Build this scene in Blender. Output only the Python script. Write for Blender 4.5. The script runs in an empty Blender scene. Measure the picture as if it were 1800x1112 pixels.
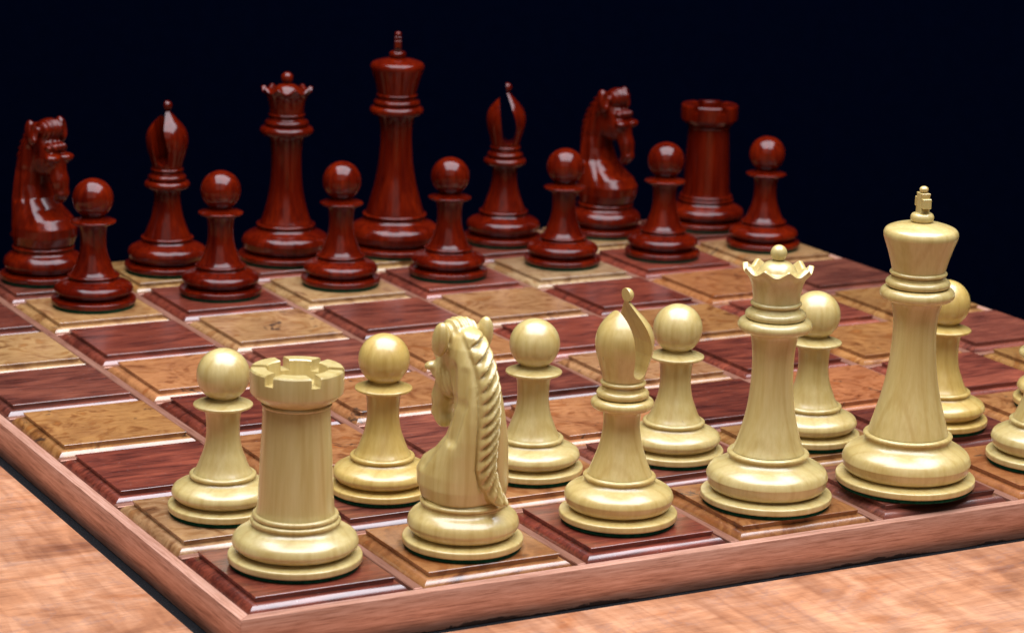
import bpy, bmesh, math, random
import numpy as np
from mathutils import Matrix, Vector

random.seed(7)
S = 0.06                      # one chess square in metres; modelling below is in squares
scene = bpy.context.scene
col = scene.collection

# ------------------------------------------------------------------ camera
cam_d = bpy.data.cameras.new('camera')
cam = bpy.data.objects.new('camera', cam_d); col.objects.link(cam)
CAM = (-5.01471119, -11.8925920, 4.64424107)
RX, RZ, RR = 1.33518971, -0.501320593, 0.0303229738
rot = Matrix.Rotation(RZ, 4, 'Z') @ Matrix.Rotation(RX, 4, 'X') @ Matrix.Rotation(RR, 4, 'Z')
cam.matrix_world = Matrix.Translation([c*S for c in CAM]) @ rot
cam_d.sensor_width = 36; cam_d.lens = 4662.88/1800*36
cam_d.clip_start = 0.02; cam_d.clip_end = 50
cam_d.dof.use_dof = True
cam_d.dof.focus_distance = 15.6*S
cam_d.dof.aperture_fstop = 24
scene.camera = cam

# ------------------------------------------------------------------ world and lamps
world = bpy.data.worlds.new('World'); scene.world = world; world.use_nodes = True
bg = world.node_tree.nodes['Background']
bg.inputs['Color'].default_value = (0.80, 0.86, 1.0, 1); bg.inputs['Strength'].default_value = 0.03

def area(name, loc, target, sx, sy, power, color):
    d = bpy.data.lights.new(name, 'AREA'); d.shape = 'RECTANGLE'
    d.size = sx; d.size_y = sy; d.energy = power; d.color = color
    o = bpy.data.objects.new(name, d); col.objects.link(o)
    z = (Vector(loc)-Vector(target)).normalized()
    x = Vector((0.877, -0.480, 0)); x = (x-z*x.dot(z)).normalized(); y = z.cross(x)
    m = Matrix((x, y, z)).transposed().to_4x4(); m.translation = Vector(loc)
    o.matrix_world = m
    return o
BC = Vector((3.6*S, 3.2*S, 0.03))
area('overhead_softbox', (0.20, 0.05, 1.15), BC, 1.5, 1.3, 58, (0.87, 0.91, 1.0))
area('front_fill', (-0.75, -1.35, 1.05), BC, 2.0, 1.2, 4, (1.0, 0.98, 0.90))  # fill light added behind the camera to brighten front faces

vs = scene.view_settings
vs.view_transform = 'Standard'; vs.look = 'None'; vs.exposure = 0; vs.gamma = 1
vs.use_curve_mapping = False

# ------------------------------------------------------------------ material helpers
def new_mat(name):
    m = bpy.data.materials.new(name); m.use_nodes = True
    nt = m.node_tree; b = nt.nodes['Principled BSDF']
    return m, nt, b
def N(nt, t, **kw):
    n = nt.nodes.new(t)
    for k, v in kw.items():
        if k in n.inputs: n.inputs[k].default_value = v
        else: setattr(n, k, v)
    return n
def L(nt, a, b): nt.links.new(a, b)
def ramp(nt, fac, stops):
    r = nt.nodes.new('ShaderNodeValToRGB')
    e = r.color_ramp.elements
    while len(e) < len(stops): e.new(0.5)
    for el, (p, c) in zip(e, stops): el.position = p; el.color = (*c, 1) if len(c) == 3 else c
    L(nt, fac, r.inputs[0]); return r.outputs[0]
def mixc(nt, fac, a, b, mode='MIX'):
    m = nt.nodes.new('ShaderNodeMix'); m.data_type = 'RGBA'; m.blend_type = mode
    for i, v in ((0, fac), (6, a), (7, b)):
        if hasattr(v, 'links'): L(nt, v, m.inputs[i])
        elif isinstance(v, (int, float)): m.inputs[i].default_value = v
        else: m.inputs[i].default_value = (*v, 1)
    return m.outputs[2]
def coords(nt, scale, rand=40.0, rotation=(0, 0, 0)):
    tc = nt.nodes.new('ShaderNodeTexCoord'); oi = nt.nodes.new('ShaderNodeObjectInfo')
    mul = N(nt, 'ShaderNodeMath', operation='MULTIPLY'); mul.inputs[1].default_value = rand
    L(nt, oi.outputs['Random'], mul.inputs[0])
    sc = N(nt, 'ShaderNodeVectorMath', operation='SCALE'); sc.inputs['Scale'].default_value = 1/S
    L(nt, tc.outputs['Object'], sc.inputs[0])
    ad = N(nt, 'ShaderNodeVectorMath', operation='ADD')
    L(nt, sc.outputs[0], ad.inputs[0]); L(nt, mul.outputs[0], ad.inputs[1])
    mp = N(nt, 'ShaderNodeMapping'); mp.inputs['Scale'].default_value = scale; mp.inputs['Rotation'].default_value = rotation
    L(nt, ad.outputs[0], mp.inputs[0])
    return mp.outputs[0], ad.outputs[0], oi
def noise(nt, vec, scale, detail=4, rough=0.55, dist=0.0):
    n = N(nt, 'ShaderNodeTexNoise', Scale=scale, Detail=detail, Roughness=rough, Distortion=dist)
    L(nt, vec, n.inputs['Vector']); return n.outputs['Fac']
def bump(nt, b, h, strength, dist):
    n = N(nt, 'ShaderNodeBump', Strength=strength, Distance=dist*S)
    L(nt, h, n.inputs['Height']); L(nt, n.outputs[0], b.inputs['Normal'])

def mat_boxwood():
    m, nt, b = new_mat('boxwood')
    v, raw, oi = coords(nt, (1, 1, 0.05))
    fine = noise(nt, v, 46, 4, 0.6)
    v2, _, _ = coords(nt, (1, 1, 0.22), 40, (0.25, 0.18, 0))
    band = noise(nt, v2, 5.5, 3, 0.5, 0.6)
    c1 = ramp(nt, fine, [(0.30, (0.500, 0.368, 0.132)), (0.70, (0.575, 0.445, 0.190))])
    c2 = ramp(nt, band, [(0.35, (0.93, 0.88, 0.76)), (0.65, (1.0, 1.0, 1.0))])
    c = mixc(nt, 0.8, c1, c2, 'MULTIPLY')
    rv, _, _ = coords(nt, (1, 1, 0.16), 3.0, (0.20, 0.26, 0.0))
    wv = N(nt, 'ShaderNodeTexWave', Scale=3.2, Distortion=1.6, Detail=2.0); wv.wave_type = 'RINGS'; wv.rings_direction = 'Z'
    wv.inputs['Detail Scale'].default_value = 1.2; L(nt, rv, wv.inputs['Vector'])
    rg = ramp(nt, wv.outputs['Fac'], [(0.0, (0.86, 0.80, 0.66)), (0.16, (0.98, 0.97, 0.95)), (1.0, (1.02, 1.03, 1.04))])
    c = mixc(nt, 0.6, c, rg, 'MULTIPLY')
    tint = mixc(nt, 0.0, oi.outputs['Color'], (1, 1, 1))
    c = mixc(nt, 1.0, c, tint, 'MULTIPLY')
    # sparse brown pores
    pv, _, _ = coords(nt, (1, 1, 0.25))
    pore = noise(nt, pv, 34, 2, 0.4)
    pm = ramp(nt, pore, [(0.79, (0, 0, 0)), (0.82, (0.6, 0.6, 0.6))])
    c = mixc(nt, pm, c, (0.20, 0.11, 0.04))
    L(nt, c, b.inputs['Base Color'])
    r = ramp(nt, fine, [(0.3, (0.40,)*3), (0.7, (0.48,)*3)])
    L(nt, r, b.inputs['Roughness'])
    b.inputs['Coat IOR'].default_value = 1.5; b.inputs['Coat Weight'].default_value = 1.0; b.inputs['Coat Roughness'].default_value = 0.22
    b.inputs['Subsurface Weight'].default_value = 0.06
    b.inputs['Subsurface Radius'].default_value = (0.004, 0.0025, 0.001)
    b.inputs['Subsurface Scale'].default_value = 0.5
    bump(nt, b, fine, 0.05, 0.01)
    return m
def mat_redwood():
    m, nt, b = new_mat('red_rosewood')
    v, raw, oi = coords(nt, (1, 1, 0.07))
    fine = noise(nt, v, 30, 5, 0.6, 0.3)
    v2, _, _ = coords(nt, (1, 1, 0.2))
    band = noise(nt, v2, 5, 3, 0.5, 0.5)
    c1 = ramp(nt, fine, [(0.28, (0.046, 0.0018, 0.0004)), (0.72, (0.120, 0.0065, 0.0008))])
    c2 = ramp(nt, band, [(0.35, (0.60, 0.50, 0.5)), (0.68, (1.25, 1.55, 1.3))])
    c = mixc(nt, 0.8, c1, c2, 'MULTIPLY')
    L(nt, c, b.inputs['Base Color'])
    b.inputs['Roughness'].default_value = 0.42; b.inputs['Specular IOR Level'].default_value = 0.0
    b.inputs['Coat Weight'].default_value = 1.0; b.inputs['Coat Roughness'].default_value = 0.15; b.inputs['Coat IOR'].default_value = 1.38
    bump(nt, b, fine, 0.04, 0.01)
    return m
def mat_felt():
    m, nt, b = new_mat('green_felt')
    v, raw, oi = coords(nt, (1, 1, 1))
    n = noise(nt, v, 60, 3)
    c = ramp(nt, n, [(0.3, (0.002, 0.020, 0.010)), (0.75, (0.010, 0.085, 0.045))])
    L(nt, c, b.inputs['Base Color']); b.inputs['Roughness'].default_value = 0.95
    b.inputs['Specular IOR Level'].default_value = 0.1
    bump(nt, b, n, 0.6, 0.02)
    return m
def mat_tile(name, light):
    m, nt, b = new_mat(name)
    v, raw, oi = coords(nt, (1, 1, 1) if light else (0.32, 1, 1), 60)
    if light:
        warp = noise(nt, v, 2.2, 3, 0.5, 1.2)
        fig = noise(nt, v, 2.4, 8, 0.60, 2.6)
        grain = noise(nt, coords(nt, (0.25, 1, 1), 60)[0], 26, 4, 0.6, 0.6)
        c = ramp(nt, fig, [(0.28, (0.26, 0.16, 0.11)), (0.38, (0.70, 0.54, 0.42)), (0.47, (1.06, 1.0, 0.94)), (0.54, (1.02, 0.96, 0.88)), (0.60, (0.74, 0.58, 0.44)), (0.70, (0.95, 0.70, 0.48))])
        g = ramp(nt, grain, [(0.3, (0.80, 0.76, 0.70)), (0.65, (1.06, 1.06, 1.06))])
    else:
        warp = noise(nt, v, 1.6, 3, 0.5, 1.0)
        fig = noise(nt, v, 5.0, 7, 0.6, 1.4)
        grain = noise(nt, coords(nt, (0.10, 1, 1), 60)[0], 34, 5, 0.65, 0.5)
        c = ramp(nt, fig, [(0.28, (0.30, 0.24, 0.26)), (0.48, (0.82, 0.78, 0.78)), (0.70, (1.28, 1.34, 1.24))])
        g = ramp(nt, grain, [(0.34, (0.48, 0.42, 0.42)), (0.60, (1.12, 1.12, 1.12))])
    c = mixc(nt, 1.0, c, g, 'MULTIPLY')
    c = mixc(nt, 1.0, c, oi.outputs['Color'], 'MULTIPLY')
    w = ramp(nt, warp, [(0.38, (0.84, 0.76, 0.72)), (0.62, (1.08, 1.05, 1.0))])
    c = mixc(nt, 0.9, c, w, 'MULTIPLY')
    if light:     # ink-dark bark inclusions of the burl
        k = noise(nt, v, 2.6, 6, 0.68, 1.8)
        km = ramp(nt, k, [(0.635, (0, 0, 0)), (0.665, (0.85,)*3)])
        c = mixc(nt, km, c, (0.035, 0.020, 0.014))
    dust = ramp(nt, noise(nt, raw, 75, 2, 0.5), [(0.70, (0, 0, 0)), (0.76, (0.30,)*3)])
    c = mixc(nt, dust, c, (0.62, 0.55, 0.52))
    L(nt, c, b.inputs['Base Color'])
    rr = ramp(nt, grain, [(0.3, (0.46,)*3), (0.7, (0.34,)*3)])
    L(nt, rr, b.inputs['Roughness']); b.inputs['Specular IOR Level'].default_value = 0.15
    b.inputs['Coat Weight'].default_value = 1.0; b.inputs['Coat Roughness'].default_value = 0.22; b.inputs['Coat IOR'].default_value = 1.7
    bump(nt, b, grain, 0.10, 0.012)
    return m
def mat_copper(name, axis, stain=False, tone=None):
    m, nt, b = new_mat(name)
    sc = {'x': (0.05, 1, 1), 'y': (1, 0.05, 1)}[axis]
    v, raw, oi = coords(nt, sc, 20)
    br = noise(nt, v, 70, 6, 0.72)
    cl = noise(nt, coords(nt, (0.3, 0.3, 1), 20)[0], 3.0, 4, 0.55)
    c = ramp(nt, br, [(0.34, (0.33, 0.145, 0.092)), (0.48, (0.56, 0.280, 0.190)), (0.62, (0.68, 0.38, 0.28))])
    c2 = ramp(nt, cl, [(0.35, (0.80, 0.74, 0.70)), (0.65, (1, 1, 1))])
    c = mixc(nt, 0.9, c, c2, 'MULTIPLY')
    if tone: c = mixc(nt, 1.0, c, tone, 'MULTIPLY')
    if stain:     # black oxide creeping up from the lower edge of the sheet
        sx = N(nt, 'ShaderNodeSeparateXYZ'); L(nt, raw, sx.inputs[0])
        tc = nt.nodes.new('ShaderNodeTexCoord')
        s2 = N(nt, 'ShaderNodeSeparateXYZ'); L(nt, tc.outputs['Object'], s2.inputs[0])
        h = N(nt, 'ShaderNodeMapRange'); L(nt, s2.outputs['Z'], h.inputs[0])
        h.inputs[1].default_value = -0.278*S; h.inputs[2].default_value = -0.20*S
        edge = noise(nt, coords(nt, (0.55, 1, 1), 20)[0], 3.2, 9, 0.72)
        ad = N(nt, 'ShaderNodeMath', operation='SUBTRACT')
        mul = N(nt, 'ShaderNodeMath', operation='MULTIPLY'); mul.inputs[1].default_value = 0.56
        L(nt, h.outputs[0], mul.inputs[0]); L(nt, edge, ad.inputs[0]); L(nt, mul.outputs[0], ad.inputs[1])
        mk = ramp(nt, ad.outputs[0], [(0.43, (0, 0, 0)), (0.48, (0.9,)*3)])
        c = mixc(nt, mk, c, (0.012, 0.009, 0.010))
        inv = N(nt, 'ShaderNodeMath', operation='SUBTRACT'); inv.inputs[0].default_value = 0.4
        L(nt, mk, inv.inputs[1]); inv.use_clamp = True
        L(nt, inv.outputs[0], b.inputs['Metallic'])
    else:
        b.inputs['Metallic'].default_value = 0.4
    L(nt, c, b.inputs['Base Color'])
    r = ramp(nt, br, [(0.3, (0.48,)*3), (0.7, (0.36,)*3)])
    L(nt, r, b.inputs['Roughness'])
    bump(nt, b, br, 0.08, 0.01)
    return m
def mat_table():
    m, nt, b = new_mat('figured_maple')
    v, raw, oi = coords(nt, (1, 1, 1), 0)
    rotv = coords(nt, (0.60, 1.2, 1), 0, (0, 0, 0.5))[0]
    fig = noise(nt, rotv, 1.5, 5, 0.52, 1.6)
    cross = noise(nt, coords(nt, (2.6, 0.5, 1), 0, (0, 0, -0.35))[0], 2.4, 4, 0.55, 0.4)
    fine = noise(nt, coords(nt, (0.07, 1.6, 1), 0, (0, 0, 0.12))[0], 34, 6, 0.70, 0.25)
    c = ramp(nt, fig, [(0.27, (0.235, 0.085, 0.036)), (0.42, (0.43, 0.185, 0.085)), (0.56, (0.53, 0.262, 0.140)), (0.72, (0.40, 0.150, 0.058))])
    c2 = ramp(nt, cross, [(0.34, (0.72, 0.68, 0.70)), (0.62, (1.06, 1.06, 1.08))])
    c = mixc(nt, 0.85, c, c2, 'MULTIPLY')
    c3 = ramp(nt, fine, [(0.38, (0.76, 0.70, 0.66)), (0.55, (1.05, 1.05, 1.05))])
    c = mixc(nt, 0.8, c, c3, 'MULTIPLY')
    pore = noise(nt, coords(nt, (0.12, 1.3, 1), 0, (0, 0, 0.12))[0], 85, 3, 0.6)
    c = mixc(nt, ramp(nt, pore, [(0.60, (0, 0, 0)), (0.70, (0.55,)*3)]), c, (0.17, 0.065, 0.030))
    flame = noise(nt, coords(nt, (3.4, 0.45, 1), 0, (0, 0, -0.30))[0], 3.0, 5, 0.6, 0.8)
    c = mixc(nt, 0.8, c, ramp(nt, flame, [(0.36, (0.76, 0.68, 0.62)), (0.52, (1.0, 1.0, 1.0)), (0.66, (1.12, 1.12, 1.10))]), 'MULTIPLY')
    # thin blue-grey mineral lines
    ln = noise(nt, coords(nt, (0.6, 1.2, 1), 0, (0, 0, 0.7))[0], 1.3, 5, 0.6, 2.2)
    lm = ramp(nt, ln, [(0.485, (0, 0, 0)), (0.50, (0.28,)*3), (0.515, (0, 0, 0))])
    c = mixc(nt, lm, c, (0.17, 0.12, 0.12))
    L(nt, c, b.inputs['Base Color'])
    b.inputs['Roughness'].default_value = 0.42
    b.inputs['Coat Weight'].default_value = 0.3; b.inputs['Coat Roughness'].default_value = 0.28
    bump(nt, b, fine, 0.06, 0.01)
    return m
def mat_simple(name, c, rough, nscale=40, var=0.5, spec=0.5, bstr=0.2):
    m, nt, b = new_mat(name)
    v, raw, oi = coords(nt, (1, 1, 1), 0)
    n = noise(nt, v, nscale, 4)
    L(nt, ramp(nt, n, [(0.3, tuple(x*(1-var) for x in c)), (0.75, tuple(x*(1+var) for x in c))]), b.inputs['Base Color'])
    b.inputs['Roughness'].default_value = rough; b.inputs['Specular IOR Level'].default_value = spec
    if bstr: bump(nt, b, n, bstr, 0.02)
    return m
def mat_velvet():
    m, nt, b = new_mat('black_flocking')
    v, raw, oi = coords(nt, (1, 1, 1), 0)
    n = noise(nt, v, 90, 3, 0.6)
    sp = ramp(nt, n, [(0.62, (0.003, 0.003, 0.005)), (0.74, (0.10, 0.12, 0.13))])
    L(nt, sp, b.inputs['Base Color']); b.inputs['Roughness'].default_value = 0.7
    b.inputs['Specular IOR Level'].default_value = 0.25
    bump(nt, b, n, 1.0, 0.03)
    return m

BOX = mat_boxwood(); RED = mat_redwood(); FELT = mat_felt()
TL = mat_tile('light_burl', True); TD = mat_tile('red_burl', False)
CUX = mat_copper('copper_front', 'x', True); CUY = mat_copper('copper_strip_long', 'y', False, (0.55, 0.48, 0.45))
CUXS = mat_copper('copper_side', 'x'); CUXT = mat_copper('copper_strip_cross', 'x', False, (0.55, 0.48, 0.45))
TABLE = mat_table(); VELVET = mat_velvet()
PLY = mat_simple('dark_panel', (0.02, 0.010, 0.008), 0.6)
CLOTH = mat_simple('navy_cloth', (0.0004, 0.0011, 0.0050), 1.0, 6, 0.10, 0.0, 0)

# ------------------------------------------------------------------ mesh helpers
def link(o, parent=None):
    col.objects.link(o)
    if parent is not None: o.parent = parent
    return o
def mesh_from(name, verts, faces, sharp=35, scale=S):
    me = bpy.data.meshes.new(name)
    me.from_pydata([(x*scale, y*scale, z*scale) for x, y, z in verts], [], faces)
    me.validate(); me.update()
    if sharp is not None:
        me.polygons.foreach_set('use_smooth', [True]*len(me.polygons))
        me.set_sharp_from_angle(angle=math.radians(sharp))
    return me
def part(name, me, mat, parent, loc=(0, 0, 0), rz=0):
    if mat is not None and not me.materials: me.materials.append(mat)
    o = bpy.data.objects.new(name, me); link(o, parent)
    o.location = [c*S for c in loc]; o.rotation_euler.z = rz
    return o
def thing(name, label, cat, loc, rz=0, group=None):
    o = bpy.data.objects.new(name, None); link(o)
    o.empty_display_size = 0.01
    o.location = [c*S for c in loc]; o.rotation_euler.z = rz
    o['label'] = label; o['category'] = cat
    if group: o['group'] = group
    return o
def box_geo(x0, x1, y0, y1, z0, z1):
    v = [(x, y, z) for z in (z0, z1) for y in (y0, y1) for x in (x0, x1)]
    f = [(0, 2, 3, 1), (4, 5, 7, 6), (0, 1, 5, 4), (2, 6, 7, 3), (0, 4, 6, 2), (1, 3, 7, 5)]
    return v, f
def bevelled(name, verts, faces, w, seg=2, sharp=35):
    bm = bmesh.new()
    vs_ = [bm.verts.new(v) for v in verts]
    for f in faces: bm.faces.new([vs_[i] for i in f])
    bmesh.ops.recalc_face_normals(bm, faces=bm.faces)
    bmesh.ops.bevel(bm, geom=list(bm.edges), offset=w, segments=seg, affect='EDGES', profile=0.5)
    for v in bm.verts: v.co *= S
    me = bpy.data.meshes.new(name); bm.to_mesh(me); bm.free()
    me.polygons.foreach_set('use_smooth', [True]*len(me.polygons))
    me.set_sharp_from_angle(angle=math.radians(sharp))
    return me

# ------------------------------------------------------------------ setting: backdrop and table
bd = mesh_from('backdrop', *box_geo(-75, 85, 0, 0.3, -35, 60), sharp=None)
o = part('backdrop', bd, CLOTH, None, (9, 19, 0), math.radians(-29))
o['kind'] = 'structure'
# table with a square well that the board drops into
tz = -0.262
t_out = (-2.1, 8.36, -2.1, 8.45); t_in = (-0.12, 8.12, -0.12, 8.12)
def ring_geo(o4, i4, z0, z1):
    def q(b): return [(b[0], b[2]), (b[1], b[2]), (b[1], b[3]), (b[0], b[3])]
    v = [(x, y, z) for z in (z1, z0) for b in (o4, i4) for x, y in q(b)]
    f = []
    for k in range(4):
        n = (k+1) % 4
        f += [(k, n, 4+n, 4+k), (8+k, 12+k, 12+n, 8+n), (k, 8+k, 8+n, n), (4+k, 4+n, 12+n, 12+k)]
    return v, f
table = thing('table', 'pinkish figured maple table top with a black lined well round the chess board', 'table', (0, 0, tz-0.5))
part('table_top', bevelled('table_top', *ring_geo(t_out, t_in, 0, 0.5), 0.012), TABLE, table)
part('well_lining', mesh_from('well_lining', *box_geo(-0.119, 8.119, -0.119, 8.119, 0.3, 0.478), sharp=None), VELVET, table)

# ------------------------------------------------------------------ chess board
board = thing('chess_board', 'raised tile chess board of red and pale burl squares in a copper frame', 'chess board', (0, 0, 0))
part('base_panel', mesh_from('base_panel', *box_geo(0.026, 7.974, 0.026, 7.974, -0.255, -0.092), sharp=None), PLY, board)
LIPZ, LO, LI, BOT = -0.056, -0.045, 0.024, -0.2825
def frame_side(k):
    # mitred copper bar along the front, turned for the others
    z0, z1 = BOT, LIPZ
    v = [(LO, LO, z0), (8-LO, LO, z0), (8-LI, LI, z0), (LI, LI, z0), (LO, LO, z1), (8-LO, LO, z1), (8-LI, LI, z1), (LI, LI, z1)]
    f = [(0, 3, 2, 1), (4, 5, 6, 7), (0, 1, 5, 4), (1, 2, 6, 5), (2, 3, 7, 6), (3, 0, 4, 7)]
    return bevelled('frame_side', v, f, 0.006, 2)
fs = frame_side(0)
for k, (lx, ly, a) in enumerate(((0, 0, 0), (8, 0, 90), (8, 8, 180), (0, 8, 270))):
    me = fs if k % 2 == 0 else (fs.copy() if k == 1 else fs_side)
    if k == 1: fs_side = me; me.materials.clear() if me.materials else None; me.materials.append(CUXS)
    part('frame_side', me, CUX, board, (lx, ly, 0), math.radians(a))
# copper strips between the tiles
def strip_geo(x0, x1, y0, y1, z1, along):
    return bevelled('copper_strip', *box_geo(x0, x1, y0, y1, -0.09, z1), 0.005, 1)
long_me = strip_geo(-0.029, 0.029, 0.025, 7.975, -0.052, 'y')
short_me = strip_geo(0.030, 0.970, -0.029, 0.029, -0.053, 'x')
for i in range(1, 8):
    part('copper_strip', long_me, CUY, board, (i, 0, 0))
for j in range(1, 8):
    for i in range(8):
        part('copper_strip', short_me, CUXT, board, (i, j, 0))
# tiles: raised panel, small step, quarter-round edge
def tile_mesh(name):
    rings = [(0.1025, 0.0), (0.100, -0.0022), (0.107, -0.029), (0.098, -0.0305)]
    for k in range(0, 8):                      # shallow convex edge moulding
        u = k/7; bul = 0.0125*4*u*(1-u)
        rings.append((0.0965-0.0565*u-0.70*bul, -0.0305-0.0545*u+0.72*bul))
    rings.append((0.0395, -0.0915))
    v = []; f = []
    for d, z in rings:
        h = 0.5-d
        v += [(-h, -h, z), (h, -h, z), (h, h, z), (-h, h, z)]
    n = len(rings)
    f.append((0, 1, 2, 3))
    for r in range(n-1):
        for k in range(4):
            f.append((r*4+k, (r+1)*4+k, (r+1)*4+(k+1) % 4, r*4+(k+1) % 4))
    f.append(tuple((n-1)*4+k for k in (3, 2, 1, 0)))
    return mesh_from(name, v, f, 33)
tm = {True: tile_mesh('pale_tile'), False: tile_mesh('red_tile')}
tm[True].materials.append(TL); tm[False].materials.append(TD)
LIGHT = {(0, 1): (0.55, 0.37, 0.22), (1, 0): (0.46, 0.225, 0.095), (3, 0): (0.44, 0.21, 0.085), (0, 3): (0.52, 0.29, 0.12),
         (1, 4): (0.60, 0.30, 0.15), (0, 5): (0.56, 0.38, 0.20), (2, 5): (0.56, 0.36, 0.20), (1, 6): (0.56, 0.36, 0.18),
         (3, 6): (0.56, 0.40, 0.23), (5, 6): (0.54, 0.42, 0.28), (4, 5): (0.54, 0.33, 0.18), (6, 5): (0.50, 0.24, 0.11),
         (2, 1): (0.54, 0.28, 0.13), (1, 2): (0.50, 0.25, 0.12), (2, 3): (0.52, 0.27, 0.13), (3, 2): (0.58, 0.29, 0.15),
         (3, 4): (0.52, 0.27, 0.13), (4, 3): (0.54, 0.33, 0.19), (5, 2): (0.60, 0.26, 0.13), (5, 0): (0.46, 0.20, 0.085),
         (7, 6): (0.52, 0.35, 0.20), (6, 7): (0.52, 0.39, 0.23), (2, 7): (0.52, 0.36, 0.17), (4, 7): (0.52, 0.37, 0.18)}
for j in range(8):
    for i in range(8):
        light = (i+j) % 2 == 1
        if light:
            c = LIGHT.get((i, j), tuple(a*random.uniform(0.9, 1.1) for a in (0.50, 0.27, 0.12)))
            c = (c[0]*0.64, c[1]*0.58, c[2]*0.48)
        else:
            k = random.uniform(0.72, 1.22); w = random.uniform(-0.012, 0.018)
            c = (0.205*k, (0.050+w*0.7)*k, (0.029+w*0.55)*k)
        dz = random.uniform(-0.003, 0.001)
        o = part('tile', tm[light], None, board, (i+0.5+random.uniform(-.004, .004), j+0.5+random.uniform(-.004, .004), dz), math.radians(random.uniform(-.25, .25)))
        o.color = (*c, 1)

# ------------------------------------------------------------------ turned chess pieces
def cr(pts, n=8):
    """Catmull-Rom through the points"""
    if len(pts) == 2: return list(pts)
    P = [np.array(p, float) for p in pts]
    P = [2*P[0]-P[1]] + P + [2*P[-1]-P[-2]]
    out = []
    for i in range(1, len(P)-2):
        p0, p1, p2, p3 = P[i-1:i+3]
        for k in range(n):
            t = k/n
            out.append(tuple(0.5*((2*p1)+(p2-p0)*t+(2*p0-5*p1+4*p2-p3)*t*t+(3*p1-p0-3*p2+p3)*t**3)))
    out.append(tuple(P[-2]))
    return out
def bead(r, z, a, b, n=8):
    """half-round bead bulging outwards, centre (r,z), reach a, half height b"""
    return [(r+a*math.cos(t), z+b*math.sin(t)) for t in [(-0.5+k/n)*math.pi for k in range(n+1)]]
def lathe(name, prof, seg=96, sharp=38):
    pr = [prof[0]]
    for p in prof[1:]:
        if abs(p[0]-pr[-1][0])+abs(p[1]-pr[-1][1]) > 1e-5: pr.append(p)
    v = []; f = []; idx = []
    for r, z in pr:
        if r < 1e-6: idx.append([len(v)]); v.append((0, 0, z))
        else:
            idx.append(list(range(len(v), len(v)+seg)))
            v += [(r*math.cos(2*math.pi*k/seg), r*math.sin(2*math.pi*k/seg), z) for k in range(seg)]
    for a, b in zip(idx, idx[1:]):
        for k in range(seg):
            n = (k+1) % seg
            q = [a[k % len(a)], a[n % len(a)], b[n % len(b)], b[k % len(b)]]
            u = []
            for x in q:
                if x not in u: u.append(x)
            if len(u) > 2: f.append(tuple(u))
    return mesh_from(name, v, f, sharp)
def closed(pts): return [(0, pts[0][1])] + list(pts) + [(0, pts[-1][1])]
def boolean(me, cutters, sharp=32):
    ob = bpy.data.objects.new('tmp', me); col.objects.link(ob)
    tmp = [ob]
    for c in cutters:
        co = bpy.data.objects.new('tmpc', c); col.objects.link(co); tmp.append(co)
        md = ob.modifiers.new('b', 'BOOLEAN'); md.operation = 'DIFFERENCE'; md.solver = 'EXACT'; md.object = co
    dg = bpy.context.evaluated_depsgraph_get()
    res = bpy.data.meshes.new_from_object(ob.evaluated_get(dg))
    for t in tmp: bpy.data.objects.remove(t)
    res.name = me.name
    res.polygons.foreach_set('use_smooth', [True]*len(res.polygons))
    res.set_sharp_from_angle(angle=math.radians(sharp))
    return res

def base_profile(rd, rb, zb, rn, zn):
    disc = cr([(rd-0.008, 0.022), (rd-0.001, 0.028), (rd, 0.040), (rd, 0.054), (rd-0.004, 0.061), (rd-0.012, 0.064)], 4)
    p = [(0, 0.022)] + disc + [(rb-0.052, 0.0785)]
    p += cr([(rb-0.052, 0.0795), (rb-0.026, 0.092), (rb-0.009, 0.113), (rb-0.001, zb-0.018), (rb, zb), (rb-0.14*(rb-rn), zb+0.28*(zn-zb)), (rb-0.50*(rb-rn), zb+0.50*(zn-zb)), (rb-0.90*(rb-rn), zb+0.655*(zn-zb)), (rb-1.06*(rb-rn), zb+0.79*(zn-zb)), (rb-1.07*(rb-rn), zn-0.014)], 6)
    p += bead(rn-0.010, zn, 0.013, 0.013, 8)
    p += [(rn-0.018, zn+0.014), (0, zn+0.014)]
    return p
def felt_profile(rd): return [(0, 0.0), (rd-0.016, 0.0), (rd-0.013, 0.004), (rd-0.014, 0.0215), (0, 0.0215)]

M = {}
# pawn
M['pawn'] = [('felt_pad', lathe('felt_pad', felt_profile(0.315), 64)),
    ('base', lathe('base', base_profile(0.315, 0.293, 0.135, 0.190, 0.228))),
    ('stem', lathe('stem', closed(cr([(0.170, 0.243), (0.150, 0.275), (0.130, 0.325), (0.109, 0.385), (0.097, 0.455), (0.096, 0.52), (0.101, 0.58), (0.112, 0.622)], 8)))),
    ('collar', lathe('collar', [(0, 0.615)] + cr([(0.108, 0.612), (0.145, 0.621), (0.167, 0.632), (0.170, 0.640), (0.165, 0.647), (0.13, 0.660), (0.09, 0.672), (0.07, 0.69)], 6) + [(0, 0.69)])),
    ('head', lathe('head', [(0.152*math.sin(t), 0.812-0.152*math.cos(t)) for t in [k/40*math.pi for k in range(41)]]))]
def fix_poles(): pass
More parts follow.
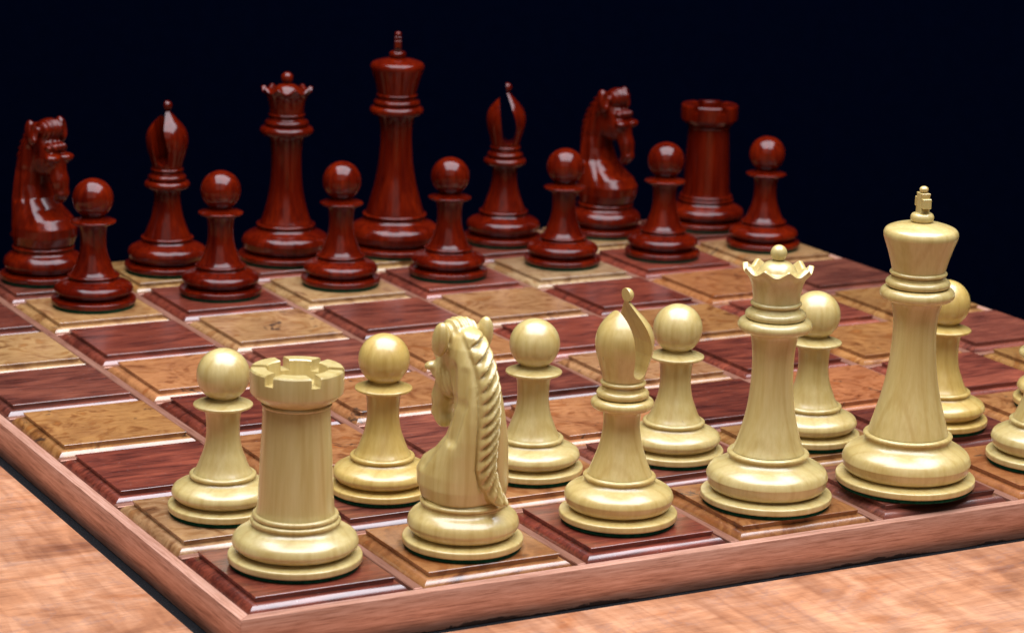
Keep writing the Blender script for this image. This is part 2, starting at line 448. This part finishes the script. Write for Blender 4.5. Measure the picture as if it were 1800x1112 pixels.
# queen
M['queen'] = [('felt_pad', lathe('felt_pad', felt_profile(0.385), 64)),
    ('base', lathe('base', base_profile(0.385, 0.355, 0.168, 0.237, 0.296))),
    ('stem', lathe('stem', closed(cr([(0.212, 0.313), (0.193, 0.355), (0.173, 0.42), (0.151, 0.505), (0.134, 0.60), (0.124, 0.71), (0.121, 0.81), (0.124, 0.90), (0.136, 0.99), (0.150, 1.025)], 8)))),
    ('collar', lathe('collar', [(0, 1.02), (0.150, 1.024)] + bead(0.170, 1.064, 0.047, 0.038, 12) + [(0.150, 1.098)] + bead(0.146, 1.126, 0.031, 0.027, 10) + [(0.142, 1.160), (0.136, 1.175)] + bead(0.136, 1.192, 0.013, 0.012, 8) + [(0.134, 1.206), (0, 1.206)])),
    ('crown', None),
    ('finial', lathe('finial', cr([(0.0, 1.36), (0.118, 1.362), (0.112, 1.385), (0.092, 1.414), (0.06, 1.435), (0.028, 1.444)], 6) + [(0.022, 1.452)] + [(0.0485*math.sin(t), 1.487-0.0485*math.cos(t)) for t in [(0.16+0.84*k/20)*math.pi for k in range(21)]]))]
def queen_crown(npts=9, phase=0.0, seg=216):
    outer = cr([(0.136, 1.205), (0.140, 1.255), (0.152, 1.31), (0.174, 1.360), (0.207, 1.406)], 7) + [(0.2085, 1.412), (0.204, 1.417)]
    inner = cr([(0.182, 1.420), (0.176, 1.415), (0.155, 1.375), (0.135, 1.350)], 6) + [(0, 1.350)]
    v = []; idx = []; f = []
    zr0 = 1.33
    for r, z in [(0, 1.205)] + outer + inner:
        if r < 1e-6: idx.append([len(v)]); v.append((0, 0, z)); continue
        idx.append(list(range(len(v), len(v)+seg)))
        for k in range(seg):
            a = 2*math.pi*k/seg
            u = ((a-phase)*npts/(2*math.pi)) % 1.0
            s = math.sin(math.pi*u)               # 0 at a point, 1 in the scallop
            dip = s**1.25
            w = max(0.0, (z-zr0)/(1.42-zr0))
            zz = z-0.038*dip*w
            rr = r-0.014*dip*w
            v.append((rr*math.cos(a), rr*math.sin(a), zz))
    for a, b in zip(idx, idx[1:]):
        for k in range(seg):
            n = (k+1) % seg
            u = []
            for x in (a[k % len(a)], a[n % len(a)], b[n % len(b)], b[k % len(b)]):
                if x not in u: u.append(x)
            if len(u) > 2: f.append(tuple(u))
    return mesh_from('crown', v, f, 40)
M['queen'][4] = ('crown', queen_crown(9, math.radians(3-28.7)))
# king
M['king'] = [('felt_pad', lathe('felt_pad', felt_profile(0.418), 64)),
    ('base', lathe('base', base_profile(0.418, 0.384, 0.164, 0.264, 0.312))),
    ('stem', lathe('stem', closed(cr([(0.240, 0.329), (0.228, 0.372), (0.207, 0.445), (0.178, 0.55), (0.155, 0.66), (0.138, 0.79), (0.130, 0.92), (0.132, 1.02), (0.146, 1.10), (0.162, 1.142)], 8)))),
    ('collar', lathe('collar', [(0, 1.138), (0.160, 1.140)] + bead(0.182, 1.180, 0.040, 0.038, 12) + [(0.160, 1.216)] + bead(0.160, 1.244, 0.032, 0.026, 10) + [(0.160, 1.278), (0.156, 1.290)] + bead(0.156, 1.305, 0.015, 0.012, 8) + [(0.154, 1.318), (0, 1.318)])),
    ('crown', lathe('crown', [(0, 1.317)] + cr([(0.157, 1.3175), (0.170, 1.37), (0.191, 1.44), (0.212, 1.50), (0.221, 1.53), (0.218, 1.553), (0.203, 1.572), (0.165, 1.588), (0.11, 1.602), (0.06, 1.610)], 7) + [(0, 1.613)])),
    ('finial', None)]
def king_finial():
    bm = bmesh.new()
    def solid(profile, depth0, depth1, axis):
        """tapered block: profile is list of (half width, z); extruded +-depth"""
        pts = [(-w, z) for w, z in profile] + [(w, z) for w, z in reversed(profile)]
        lo = [bm.verts.new((x, -depth0, z) if axis == 'x' else (-depth0, x, z)) for x, z in pts]
        hi = [bm.verts.new((x, depth1, z) if axis == 'x' else (depth1, x, z)) for x, z in pts]
        n = len(pts)
        bm.faces.new(lo); bm.faces.new(list(reversed(hi)))
        for k in range(n): bm.faces.new((lo[k], hi[k], hi[(k+1) % n], lo[(k+1) % n]))
    # upright flares top and bottom; arms run along local y and flare outwards
    solid([(0.042, 1.664), (0.038, 1.690), (0.026, 1.715), (0.030, 1.745), (0.042, 1.784)], 0.028, 0.028, 'y')
    solid([(0.0265, 1.6965), (0.0265, 1.755)], 0.064, -0.025, 'x')
    solid([(0.0265, 1.6965), (0.0265, 1.755)], -0.025, 0.064, 'x')
    bmesh.ops.recalc_face_normals(bm, faces=bm.faces)
    bmesh.ops.bevel(bm, geom=list(bm.edges), offset=0.003, segments=1, affect='EDGES')
    seg = 32
    prof = [(0.0, 1.606), (0.045, 1.606)] + bead(0.048, 1.636, 0.022, 0.028, 10) + [(0.03, 1.666), (0, 1.668)]
    ball = [(0.0272*math.sin(t), 1.803-0.021*math.cos(t)) for t in [k/12*math.pi for k in range(13)]]
    for pr in (prof, ball):
        rings = []
        for r, z in pr:
            if r < 1e-5: rings.append([bm.verts.new((0, 0, z))])
            else: rings.append([bm.verts.new((r*math.cos(2*math.pi*k/seg), r*math.sin(2*math.pi*k/seg), z)) for k in range(seg)])
        for a, b in zip(rings, rings[1:]):
            for k in range(seg):
                n = (k+1) % seg; u = []
                for x in (a[k % len(a)], a[n % len(a)], b[n % len(b)], b[k % len(b)]):
                    if x not in u: u.append(x)
                if len(u) > 2: bm.faces.new(u)
    for v in bm.verts: v.co *= S
    me = bpy.data.meshes.new('finial'); bm.to_mesh(me); bm.free()
    me.polygons.foreach_set('use_smooth', [True]*len(me.polygons)); me.set_sharp_from_angle(angle=math.radians(30))
    return me
M['king'][5] = ('finial', king_finial())
# bishop
mitre_prof = [(0, 0.83)] + cr([(0.118, 0.832), (0.124, 0.862), (0.146, 0.935), (0.161, 0.99), (0.167, 1.045), (0.161, 1.095), (0.142, 1.140), (0.112, 1.180), (0.078, 1.215), (0.045, 1.250), (0.022, 1.276)], 7) \
    + [(0.0185, 1.282)] + [(0.041*math.sin(t), 1.316-0.041*math.cos(t)) for t in [(0.17+0.83*k/18)*math.pi for k in range(19)]]
def slot_cutter():
    c, R_ = Vector((0.0255, 0.905)), 0.053
    left = [(-0.078, 1.40), (-0.062, 1.24), (-0.046, 1.06), (-0.036, 0.98), (-0.0275, 0.92)]
    right = [(0.0785, 0.915), (0.090, 0.98), (0.078, 1.06), (0.034, 1.19), (-0.003, 1.28), (-0.014, 1.40)]
    arc = [c+R_*Vector((math.cos(a), math.sin(a))) for a in [math.pi+k/12*math.pi for k in range(13)]]
    pts = [Vector(p) for p in left] + arc + [Vector(p) for p in right]
    v = [(p.x, -0.4, p.y) for p in pts] + [(p.x, 0.4, p.y) for p in pts]
    m = len(pts)
    f = [tuple(range(m)), tuple(reversed(range(m, 2*m)))] + [(k, m+k, m+(k+1) % m, (k+1) % m) for k in range(m)]
    bm = bmesh.new(); vv = [bm.verts.new(x) for x in v]
    for q in f: bm.faces.new([vv[i] for i in q])
    bmesh.ops.recalc_face_normals(bm, faces=bm.faces)
    for x in bm.verts: x.co *= S
    me = bpy.data.meshes.new('cut'); bm.to_mesh(me); bm.free()
    return me
M['bishop'] = [('felt_pad', lathe('felt_pad', felt_profile(0.338), 64)),
    ('base', lathe('base', base_profile(0.338, 0.311, 0.157, 0.205, 0.265))),
    ('stem', lathe('stem', closed(cr([(0.184, 0.281), (0.166, 0.325), (0.145, 0.38), (0.124, 0.445), (0.109, 0.52), (0.104, 0.58), (0.108, 0.635), (0.120, 0.664)], 8)))),
    ('collar', lathe('collar', [(0, 0.66), (0.118, 0.662)] + bead(0.146, 0.694, 0.034, 0.031, 12) + [(0.126, 0.724)] + bead(0.123, 0.750, 0.027, 0.024, 10) + [(0.122, 0.782), (0.118, 0.796)] + bead(0.116, 0.812, 0.014, 0.012, 8) + [(0.114, 0.832), (0, 0.832)])),
    ('mitre', boolean(lathe('mitre', mitre_prof, 72), [slot_cutter()]))]
# rook
crown_prof = [(0, 0.872), (0.178, 0.872)] + bead(0.178, 0.886, 0.010, 0.011, 6) + cr([(0.184, 0.900), (0.200, 0.912), (0.226, 0.932), (0.245, 0.952), (0.249, 0.968)], 6) + [(0.250, 1.055), (0.2485, 1.074), (0.242, 1.083), (0.170, 1.084), (0.162, 1.078), (0.156, 0.985), (0, 0.975)]
def rook_cutters():
    out = []
    for k in range(3):
        a = math.radians(90+60*k)
        v, f = box_geo(-0.4, 0.4, -0.0265, 0.0265, 1.028, 1.3)
        ca, sa = math.cos(a), math.sin(a)
        out.append(mesh_from('cut', [(x*ca-y*sa, x*sa+y*ca, z) for x, y, z in v], f, None))
    return out
M['rook'] = [('felt_pad', lathe('felt_pad', felt_profile(0.362), 64)),
    ('base', lathe('base', base_profile(0.362, 0.339, 0.136, 0.240, 0.246)[:-2] + bead(0.222, 0.276, 0.010, 0.013, 6) + [(0.212, 0.290), (0, 0.290)])),
    ('stem', lathe('stem', closed(cr([(0.213, 0.290), (0.205, 0.335), (0.199, 0.45), (0.192, 0.60), (0.184, 0.76), (0.179, 0.873)], 6)))),
    ('crown', boolean(lathe('crown', crown_prof, 96), rook_cutters(), 30))]

# ---- knight: carved horse head from a signed distance field, meshed with surface nets
def surface_nets(D, o, h):
    nx, ny, nz = D.shape
    ins = D < 0
    cnt = np.zeros((nx-1, ny-1, nz-1, 3)); num = np.zeros((nx-1, ny-1, nz-1))
    corners = [(i, j, k) for i in (0, 1) for j in (0, 1) for k in (0, 1)]
    sl = lambda a, c: a[c[0]:nx-1+c[0], c[1]:ny-1+c[1], c[2]:nz-1+c[2]]
    for a in corners:
        for ax in range(3):
            if a[ax]: continue
            b = list(a); b[ax] = 1
            da, db = sl(D, a), sl(D, b)
            x = (da < 0) != (db < 0)
            t = np.where(x, da/np.where(x, da-db, 1), 0)
            for q in range(3):
                cnt[..., q] += np.where(x, a[q] + (t if q == ax else 0), 0)
            num += x
    act = num > 0
    idx = -np.ones(act.shape, int); idx[act] = np.arange(act.sum())
    g = np.argwhere(act)
    V = (g + cnt[act]/num[act][:, None])*h + np.array(o)
    F = []
    for ax in range(3):
        u, w = [(1, 2), (2, 0), (0, 1)][ax]
        a = np.take(ins, range(D.shape[ax]-1), axis=ax); b = np.take(ins, range(1, D.shape[ax]), axis=ax)
        e = np.argwhere(a != b)
        ok = (e[:, u] > 0) & (e[:, w] > 0) & (e[:, u] < D.shape[u]-1) & (e[:, w] < D.shape[w]-1)
        e = e[ok]
        flip = a[tuple(e.T)]
        def cell(du, dw):
            c = e.copy(); c[:, u] -= du; c[:, w] -= dw
            return idx[tuple(c.T)]
        q = np.stack([cell(1, 1), cell(0, 1), cell(0, 0), cell(1, 0)], 1)
        q = np.where(flip[:, None], q, q[:, ::-1])
        F.append(q)
    return V, np.concatenate(F)
def smin(a, b, k):
    h = np.clip(0.5+0.5*(b-a)/k, 0, 1)
    return b*(1-h)+a*h-k*h*(1-h)
def smax(a, b, k): return -smin(-a, -b, k)
def knight_mesh():
    h = 0.0065
    o = (-0.34, -0.26, 0.25)
    X, Y, Z = np.meshgrid(np.arange(o[0], 0.36, h), np.arange(o[1], 0.26+h, h), np.arange(o[2], 1.32, h), indexing='ij')
    aY = np.abs(Y)
    def ell(c, r, tilt=0.0, sym=True):
        x, y, z = X-c[0], (aY if sym else Y)-c[1], Z-c[2]
        if tilt:
            ca, sa = math.cos(tilt), math.sin(tilt); x, z = ca*x-sa*z, sa*x+ca*z
        k0 = np.sqrt((x/r[0])**2+(y/r[1])**2+(z/r[2])**2)
        k1 = np.sqrt((x/r[0]**2)**2+(y/r[1]**2)**2+(z/r[2]**2)**2)+1e-9
        return k0*(k0-1)/k1
    def cone(a, b, ra, rb, ys=1.0, yo=None):
        a = np.array(a, float); b = np.array(b, float)
        px, py, pz = X-a[0], (aY-a[1])/ys, Z-a[2]
        d = b-a; d[1] /= ys
        t = np.clip((px*d[0]+py*d[1]+pz*d[2])/(d@d), 0, 1)
        return (np.sqrt((px-t*d[0])**2+(py-t*d[1])**2+(pz-t*d[2])**2)-(ra+(rb-ra)*t))*min(1.0, ys)
    # neck and chest as stacked ovals
    zs = [0.24, 0.30, 0.36, 0.43, 0.50, 0.57, 0.65, 0.75, 0.85, 0.95, 1.05, 1.13, 1.19, 1.24]
    Bk = [-.205, -.216, -.228, -.234, -.238, -.240, -.242, -.240, -.230, -.208, -.168, -.118, -.068, -.01]
    Fr = [.212, .232, .262, .272, .225, .115, .040, .000, .005, .050, .098, .105, .09, .05]
    Wd = [.210, .222, .234, .232, .216, .196, .174, .150, .134, .124, .116, .104, .082, .045]
    b_ = np.interp(Z, zs, Bk); f_ = np.interp(Z, zs, Fr); w_ = np.interp(Z, zs, Wd)
    cx, rx = (b_+f_)/2, (f_-b_)/2
    ex = 2.4
    q = (np.abs((X-cx)/rx)**ex+(aY/w_)**ex)**(1/ex)
    D = (q-1)*np.minimum(rx, w_)*0.85
    D = smax(D, Z-1.225, 0.04)
    # long hollows carved down the sides of the neck
    for pts, r in (([(-0.02, 0.150, 1.02), (-0.045, 0.165, 0.86), (-0.005, 0.192, 0.68), (0.10, 0.250, 0.50)], 0.048),
                   ([(-0.14, 0.140, 1.02), (-0.145, 0.155, 0.85), (-0.11, 0.188, 0.66)], 0.036)):
        for a, b in zip(pts, pts[1:]): D = smax(D, -cone(a, b, r*1.12, r*1.12), 0.022)
    # head
    H = cone((0.045, 0, 1.09), (0.130, 0, 0.975), 0.100, 0.092, 1.10)
    H = smin(H, cone((0.130, 0, 0.975), (0.208, 0, 0.81), 0.088, 0.060, 1.08), 0.04)
    H = smin(H, cone((0.208, 0, 0.81), (0.228, 0, 0.715), 0.058, 0.056, 1.12), 0.03)
    H = smin(H, ell((0.075, 0.048, 0.935), (0.085, 0.064, 0.100)), 0.03)      # cheeks
    H = smin(H, ell((0.196, 0, 0.668), (0.040, 0.050, 0.040)), 0.03)           # chin
    H = smin(H, ell((0.205, 0.066, 0.985), (0.048, 0.066, 0.034), 0.15), 0.015)  # brow ridge
    H = smin(H, ell((0.188, 0.090, 0.938), (0.030, 0.026, 0.030)), 0.010)      # eyes
    H = smax(H, -ell((0.215, 0.108, 0.885), (0.055, 0.032, 0.066)), 0.03)      # hollow under the eye
    H = smax(H, -ell((0.280, 0.048, 0.742), (0.026, 0.022, 0.026)), 0.012)     # nostrils
    H = smax(H, -cone((0.305, 0.0, 0.680), (0.190, 0.10, 0.686), 0.009, 0.009), 0.008)  # mouth line
    H = H + 0.0065*np.sin((X-0.25*(Z-0.9))*2*math.pi/0.030)*np.clip((0.155-X)/0.02, 0, 1)*np.clip((1.0-Z)/0.03, 0, 1)
    D = smin(D, H, 0.012)
    # crest tuft and forelock with combed grooves
    T = ell((0.085, 0, 1.190), (0.092, 0.112, 0.082))
    T = T + 0.007*np.sin(Y*2*math.pi/0.034 + X*12)
    D = smin(D, T, 0.015)
    K = ell((0.165, 0, 1.062), (0.056, 0.095, 0.045))
    K = K + 0.008*np.sin((Y+0.5*(Z-1.06))*2*math.pi/0.040)
    D = smin(D, K, 0.012)
    D = smax(D, -ell((0.200, 0, 1.112), (0.040, 0.120, 0.022)), 0.02)
    D = smax(D, -ell((0.235, 0, 1.022), (0.038, 0.120, 0.016)), 0.015)
    # ears
    E = ell((0.050, 0.146, 1.172), (0.054, 0.044, 0.100), -0.2)
    E = smax(E, -ell((0.106, 0.156, 1.182), (0.036, 0.026, 0.070), -0.2), 0.012)
    D = smin(D, E, 0.014)
    # mane: raised combed band down the back, flicked out at the foot
    zm = [0.285, 0.33, 0.40, 0.50, 0.65, 0.80, 0.95, 1.05, 1.13, 1.20, 1.26]
    mb = [-.315, -.295, -.268, -.262, -.268, -.268, -.245, -.204, -.152, -.090, -.0]
    mw = [.036, .052, .060, .058, .058, .060, .062, .064, .066, .064, .03]
    my = [-.055, -.035, -.005, .022, .018, .006, 0, 0, 0, 0, 0]
    mx = np.interp(Z, zm, mb); mwd = np.interp(Z, zm, mw); ym = Y-np.interp(Z, zm, my)
    s = ym/mwd
    cyl = np.maximum(np.maximum(mx + 0.026*s**2 - X, X-(mx+0.10)), (np.abs(ym)-mwd))
    slope = np.interp(Z, [0.3, 0.9, 1.05, 1.25], [1.5, 1.3, 0.9, 0.2])
    ph = (Z + slope*ym)*2*math.pi/0.062
    sw = np.sin(ph)
    cyl = cyl*0.8 + (0.038*(0.45-np.abs(np.sin(ph/2))) - 0.009*np.abs(np.sin(ph*1.5+3*ym/mwd)))*np.clip(1.05-np.abs(s)**4, 0, 1)
    cyl = smax(cyl, 0.300-Z, 0.02)
    cyl = smax(cyl, Z-1.235, 0.03)
    D = smin(D, cyl, 0.006)
    D = smax(D, -(np.abs(np.abs(ym)-mwd-0.006)-0.005 + np.maximum(0, X-mx-0.055)*2 + np.maximum(0, Z-1.10)*2), 0.006)
    D = np.where(X > -0.235, smax(D, 0.283-Z, 0.008), smax(D, 0.292-Z, 0.008))
    V, F = surface_nets(D, o, h)
    # two rounds of gentle smoothing
    me = bpy.data.meshes.new('horse_head')
    me.from_pydata((V*S).tolist(), [], F.tolist()); me.update()
    bm = bmesh.new(); bm.from_mesh(me)
    for _ in range(2): bmesh.ops.smooth_vert(bm, verts=bm.verts, factor=0.35, use_axis_x=True, use_axis_y=True, use_axis_z=True)
    bmesh.ops.recalc_face_normals(bm, faces=bm.faces)
    bm.to_mesh(me); bm.free()
    me.polygons.foreach_set('use_smooth', [True]*len(me.polygons))
    return me
M['knight'] = [('felt_pad', lathe('felt_pad', felt_profile(0.334), 64)),
    ('base', lathe('base', base_profile(0.334, 0.308, 0.146, 0.238, 0.262)[:-2] + [(0.222, 0.270), (0.214, 0.284), (0, 0.284)])),
    ('horse_head', knight_mesh())]

def piece(kind, wood, x, y, label, group, rz=0.0):
    t = thing('chess_'+kind, label, kind, (x, y, 0.0015), rz, group)
    if kind == 'pawn': t.scale = (random.uniform(0.985, 1.012), random.uniform(0.985, 1.012), random.uniform(0.985, 1.012))
    tw = random.choice(((1.0, 0.97, 0.86), (1.0, 0.99, 0.93), (0.98, 1.0, 1.0), (1.0, 1.0, 1.0))) if kind != 'pawn' else random.choice(((1.0, 0.91, 0.66), (1.0, 0.95, 0.80), (0.98, 0.98, 0.95)))
    parts = {}
    for nm, me in M[kind]:
        key = (me.name, wood.name)
        o = bpy.data.objects.new(nm, me); link(o, parts['crown'] if nm == 'finial' else t); parts[nm] = o
        if not me.materials: me.materials.append(FELT if nm == 'felt_pad' else BOX)
        o.color = (*tw, 1)
        o.material_slots[0].link = 'OBJECT'
        o.material_slots[0].material = FELT if nm == 'felt_pad' else wood
    return t
R_ = math.radians
GW, GD = 'pale boxwood chessmen', 'dark red chessmen'
piece('rook', BOX, 0.503, 0.515, 'pale boxwood rook with notched battlements on the corner tile', GW)
piece('knight', BOX, 1.468, 0.425, 'pale boxwood knight with carved braided mane seen between rook and bishop', GW, R_(90+8))
piece('bishop', BOX, 2.492, 0.478, 'pale boxwood bishop with deep slotted mitre standing beside the pale knight', GW, R_(5))
piece('queen', BOX, 3.481, 0.446, 'pale boxwood queen with scalloped coronet and ball finial', GW)
piece('king', BOX, 4.453, 0.400, 'tall pale boxwood king with small cross finial', GW, R_(-14))
piece('bishop', BOX, 5.538, 0.46, 'pale boxwood bishop standing just past the pale king, away from the knight', GW, R_(20))
wp = [(0.485, 1.49, 'rook'), (1.475, 1.47, 'knight'), (2.468, 1.47, 'slotted bishop beside the knight'), (3.45, 1.44, 'queen'), (4.46, 1.42, 'king'), (5.46, 1.39, 'bishop past the king')]
for x, y, w in wp:
    piece('pawn', BOX, x, y, 'pale boxwood round headed pawn in front of the pale '+w, GW, random.uniform(0, 6))
piece('pawn', BOX, 6.52, 1.45, 'pale boxwood pawn at the end of its row, next to the bishop\'s pawn', GW, 1.0)
piece('knight', RED, 1.45, 7.50, 'dark red carved knight beside the bishop whose slot faces it', GD, R_(-90+21))
piece('bishop', RED, 2.46, 7.47, 'dark red bishop standing between the dark knight and dark queen', GD, R_(-52))
piece('queen', RED, 3.49, 7.49, 'dark red queen with pointed coronet in the back row', GD, 0.2)
piece('king', RED, 4.47, 7.49, 'tallest dark red piece, the king, with narrow cross finial', GD, R_(-24))
piece('bishop', RED, 5.50, 7.50, 'dark red bishop with open slot between the dark king and knight', GD, R_(-28))
piece('knight', RED, 6.50, 7.50, 'dark red carved knight standing next to the dark rook', GD, R_(-90+20))
piece('rook', RED, 7.50, 7.46, 'dark red rook with flared top in the far corner', GD, -0.05)
dp = [(1.52, 6.55, 'knight beside the queen side bishop'), (2.53, 6.53, 'bishop beside the queen'), (3.54, 6.53, 'queen'), (4.47, 6.50, 'king'),
      (5.55, 6.56, 'bishop beside the king'), (6.48, 6.51, 'knight that stands by the rook'), (7.49, 6.52, 'rook')]
for x, y, w in dp:
    piece('pawn', RED, x, y, 'dark red pawn in front of the dark '+w, GD, random.uniform(0, 6))
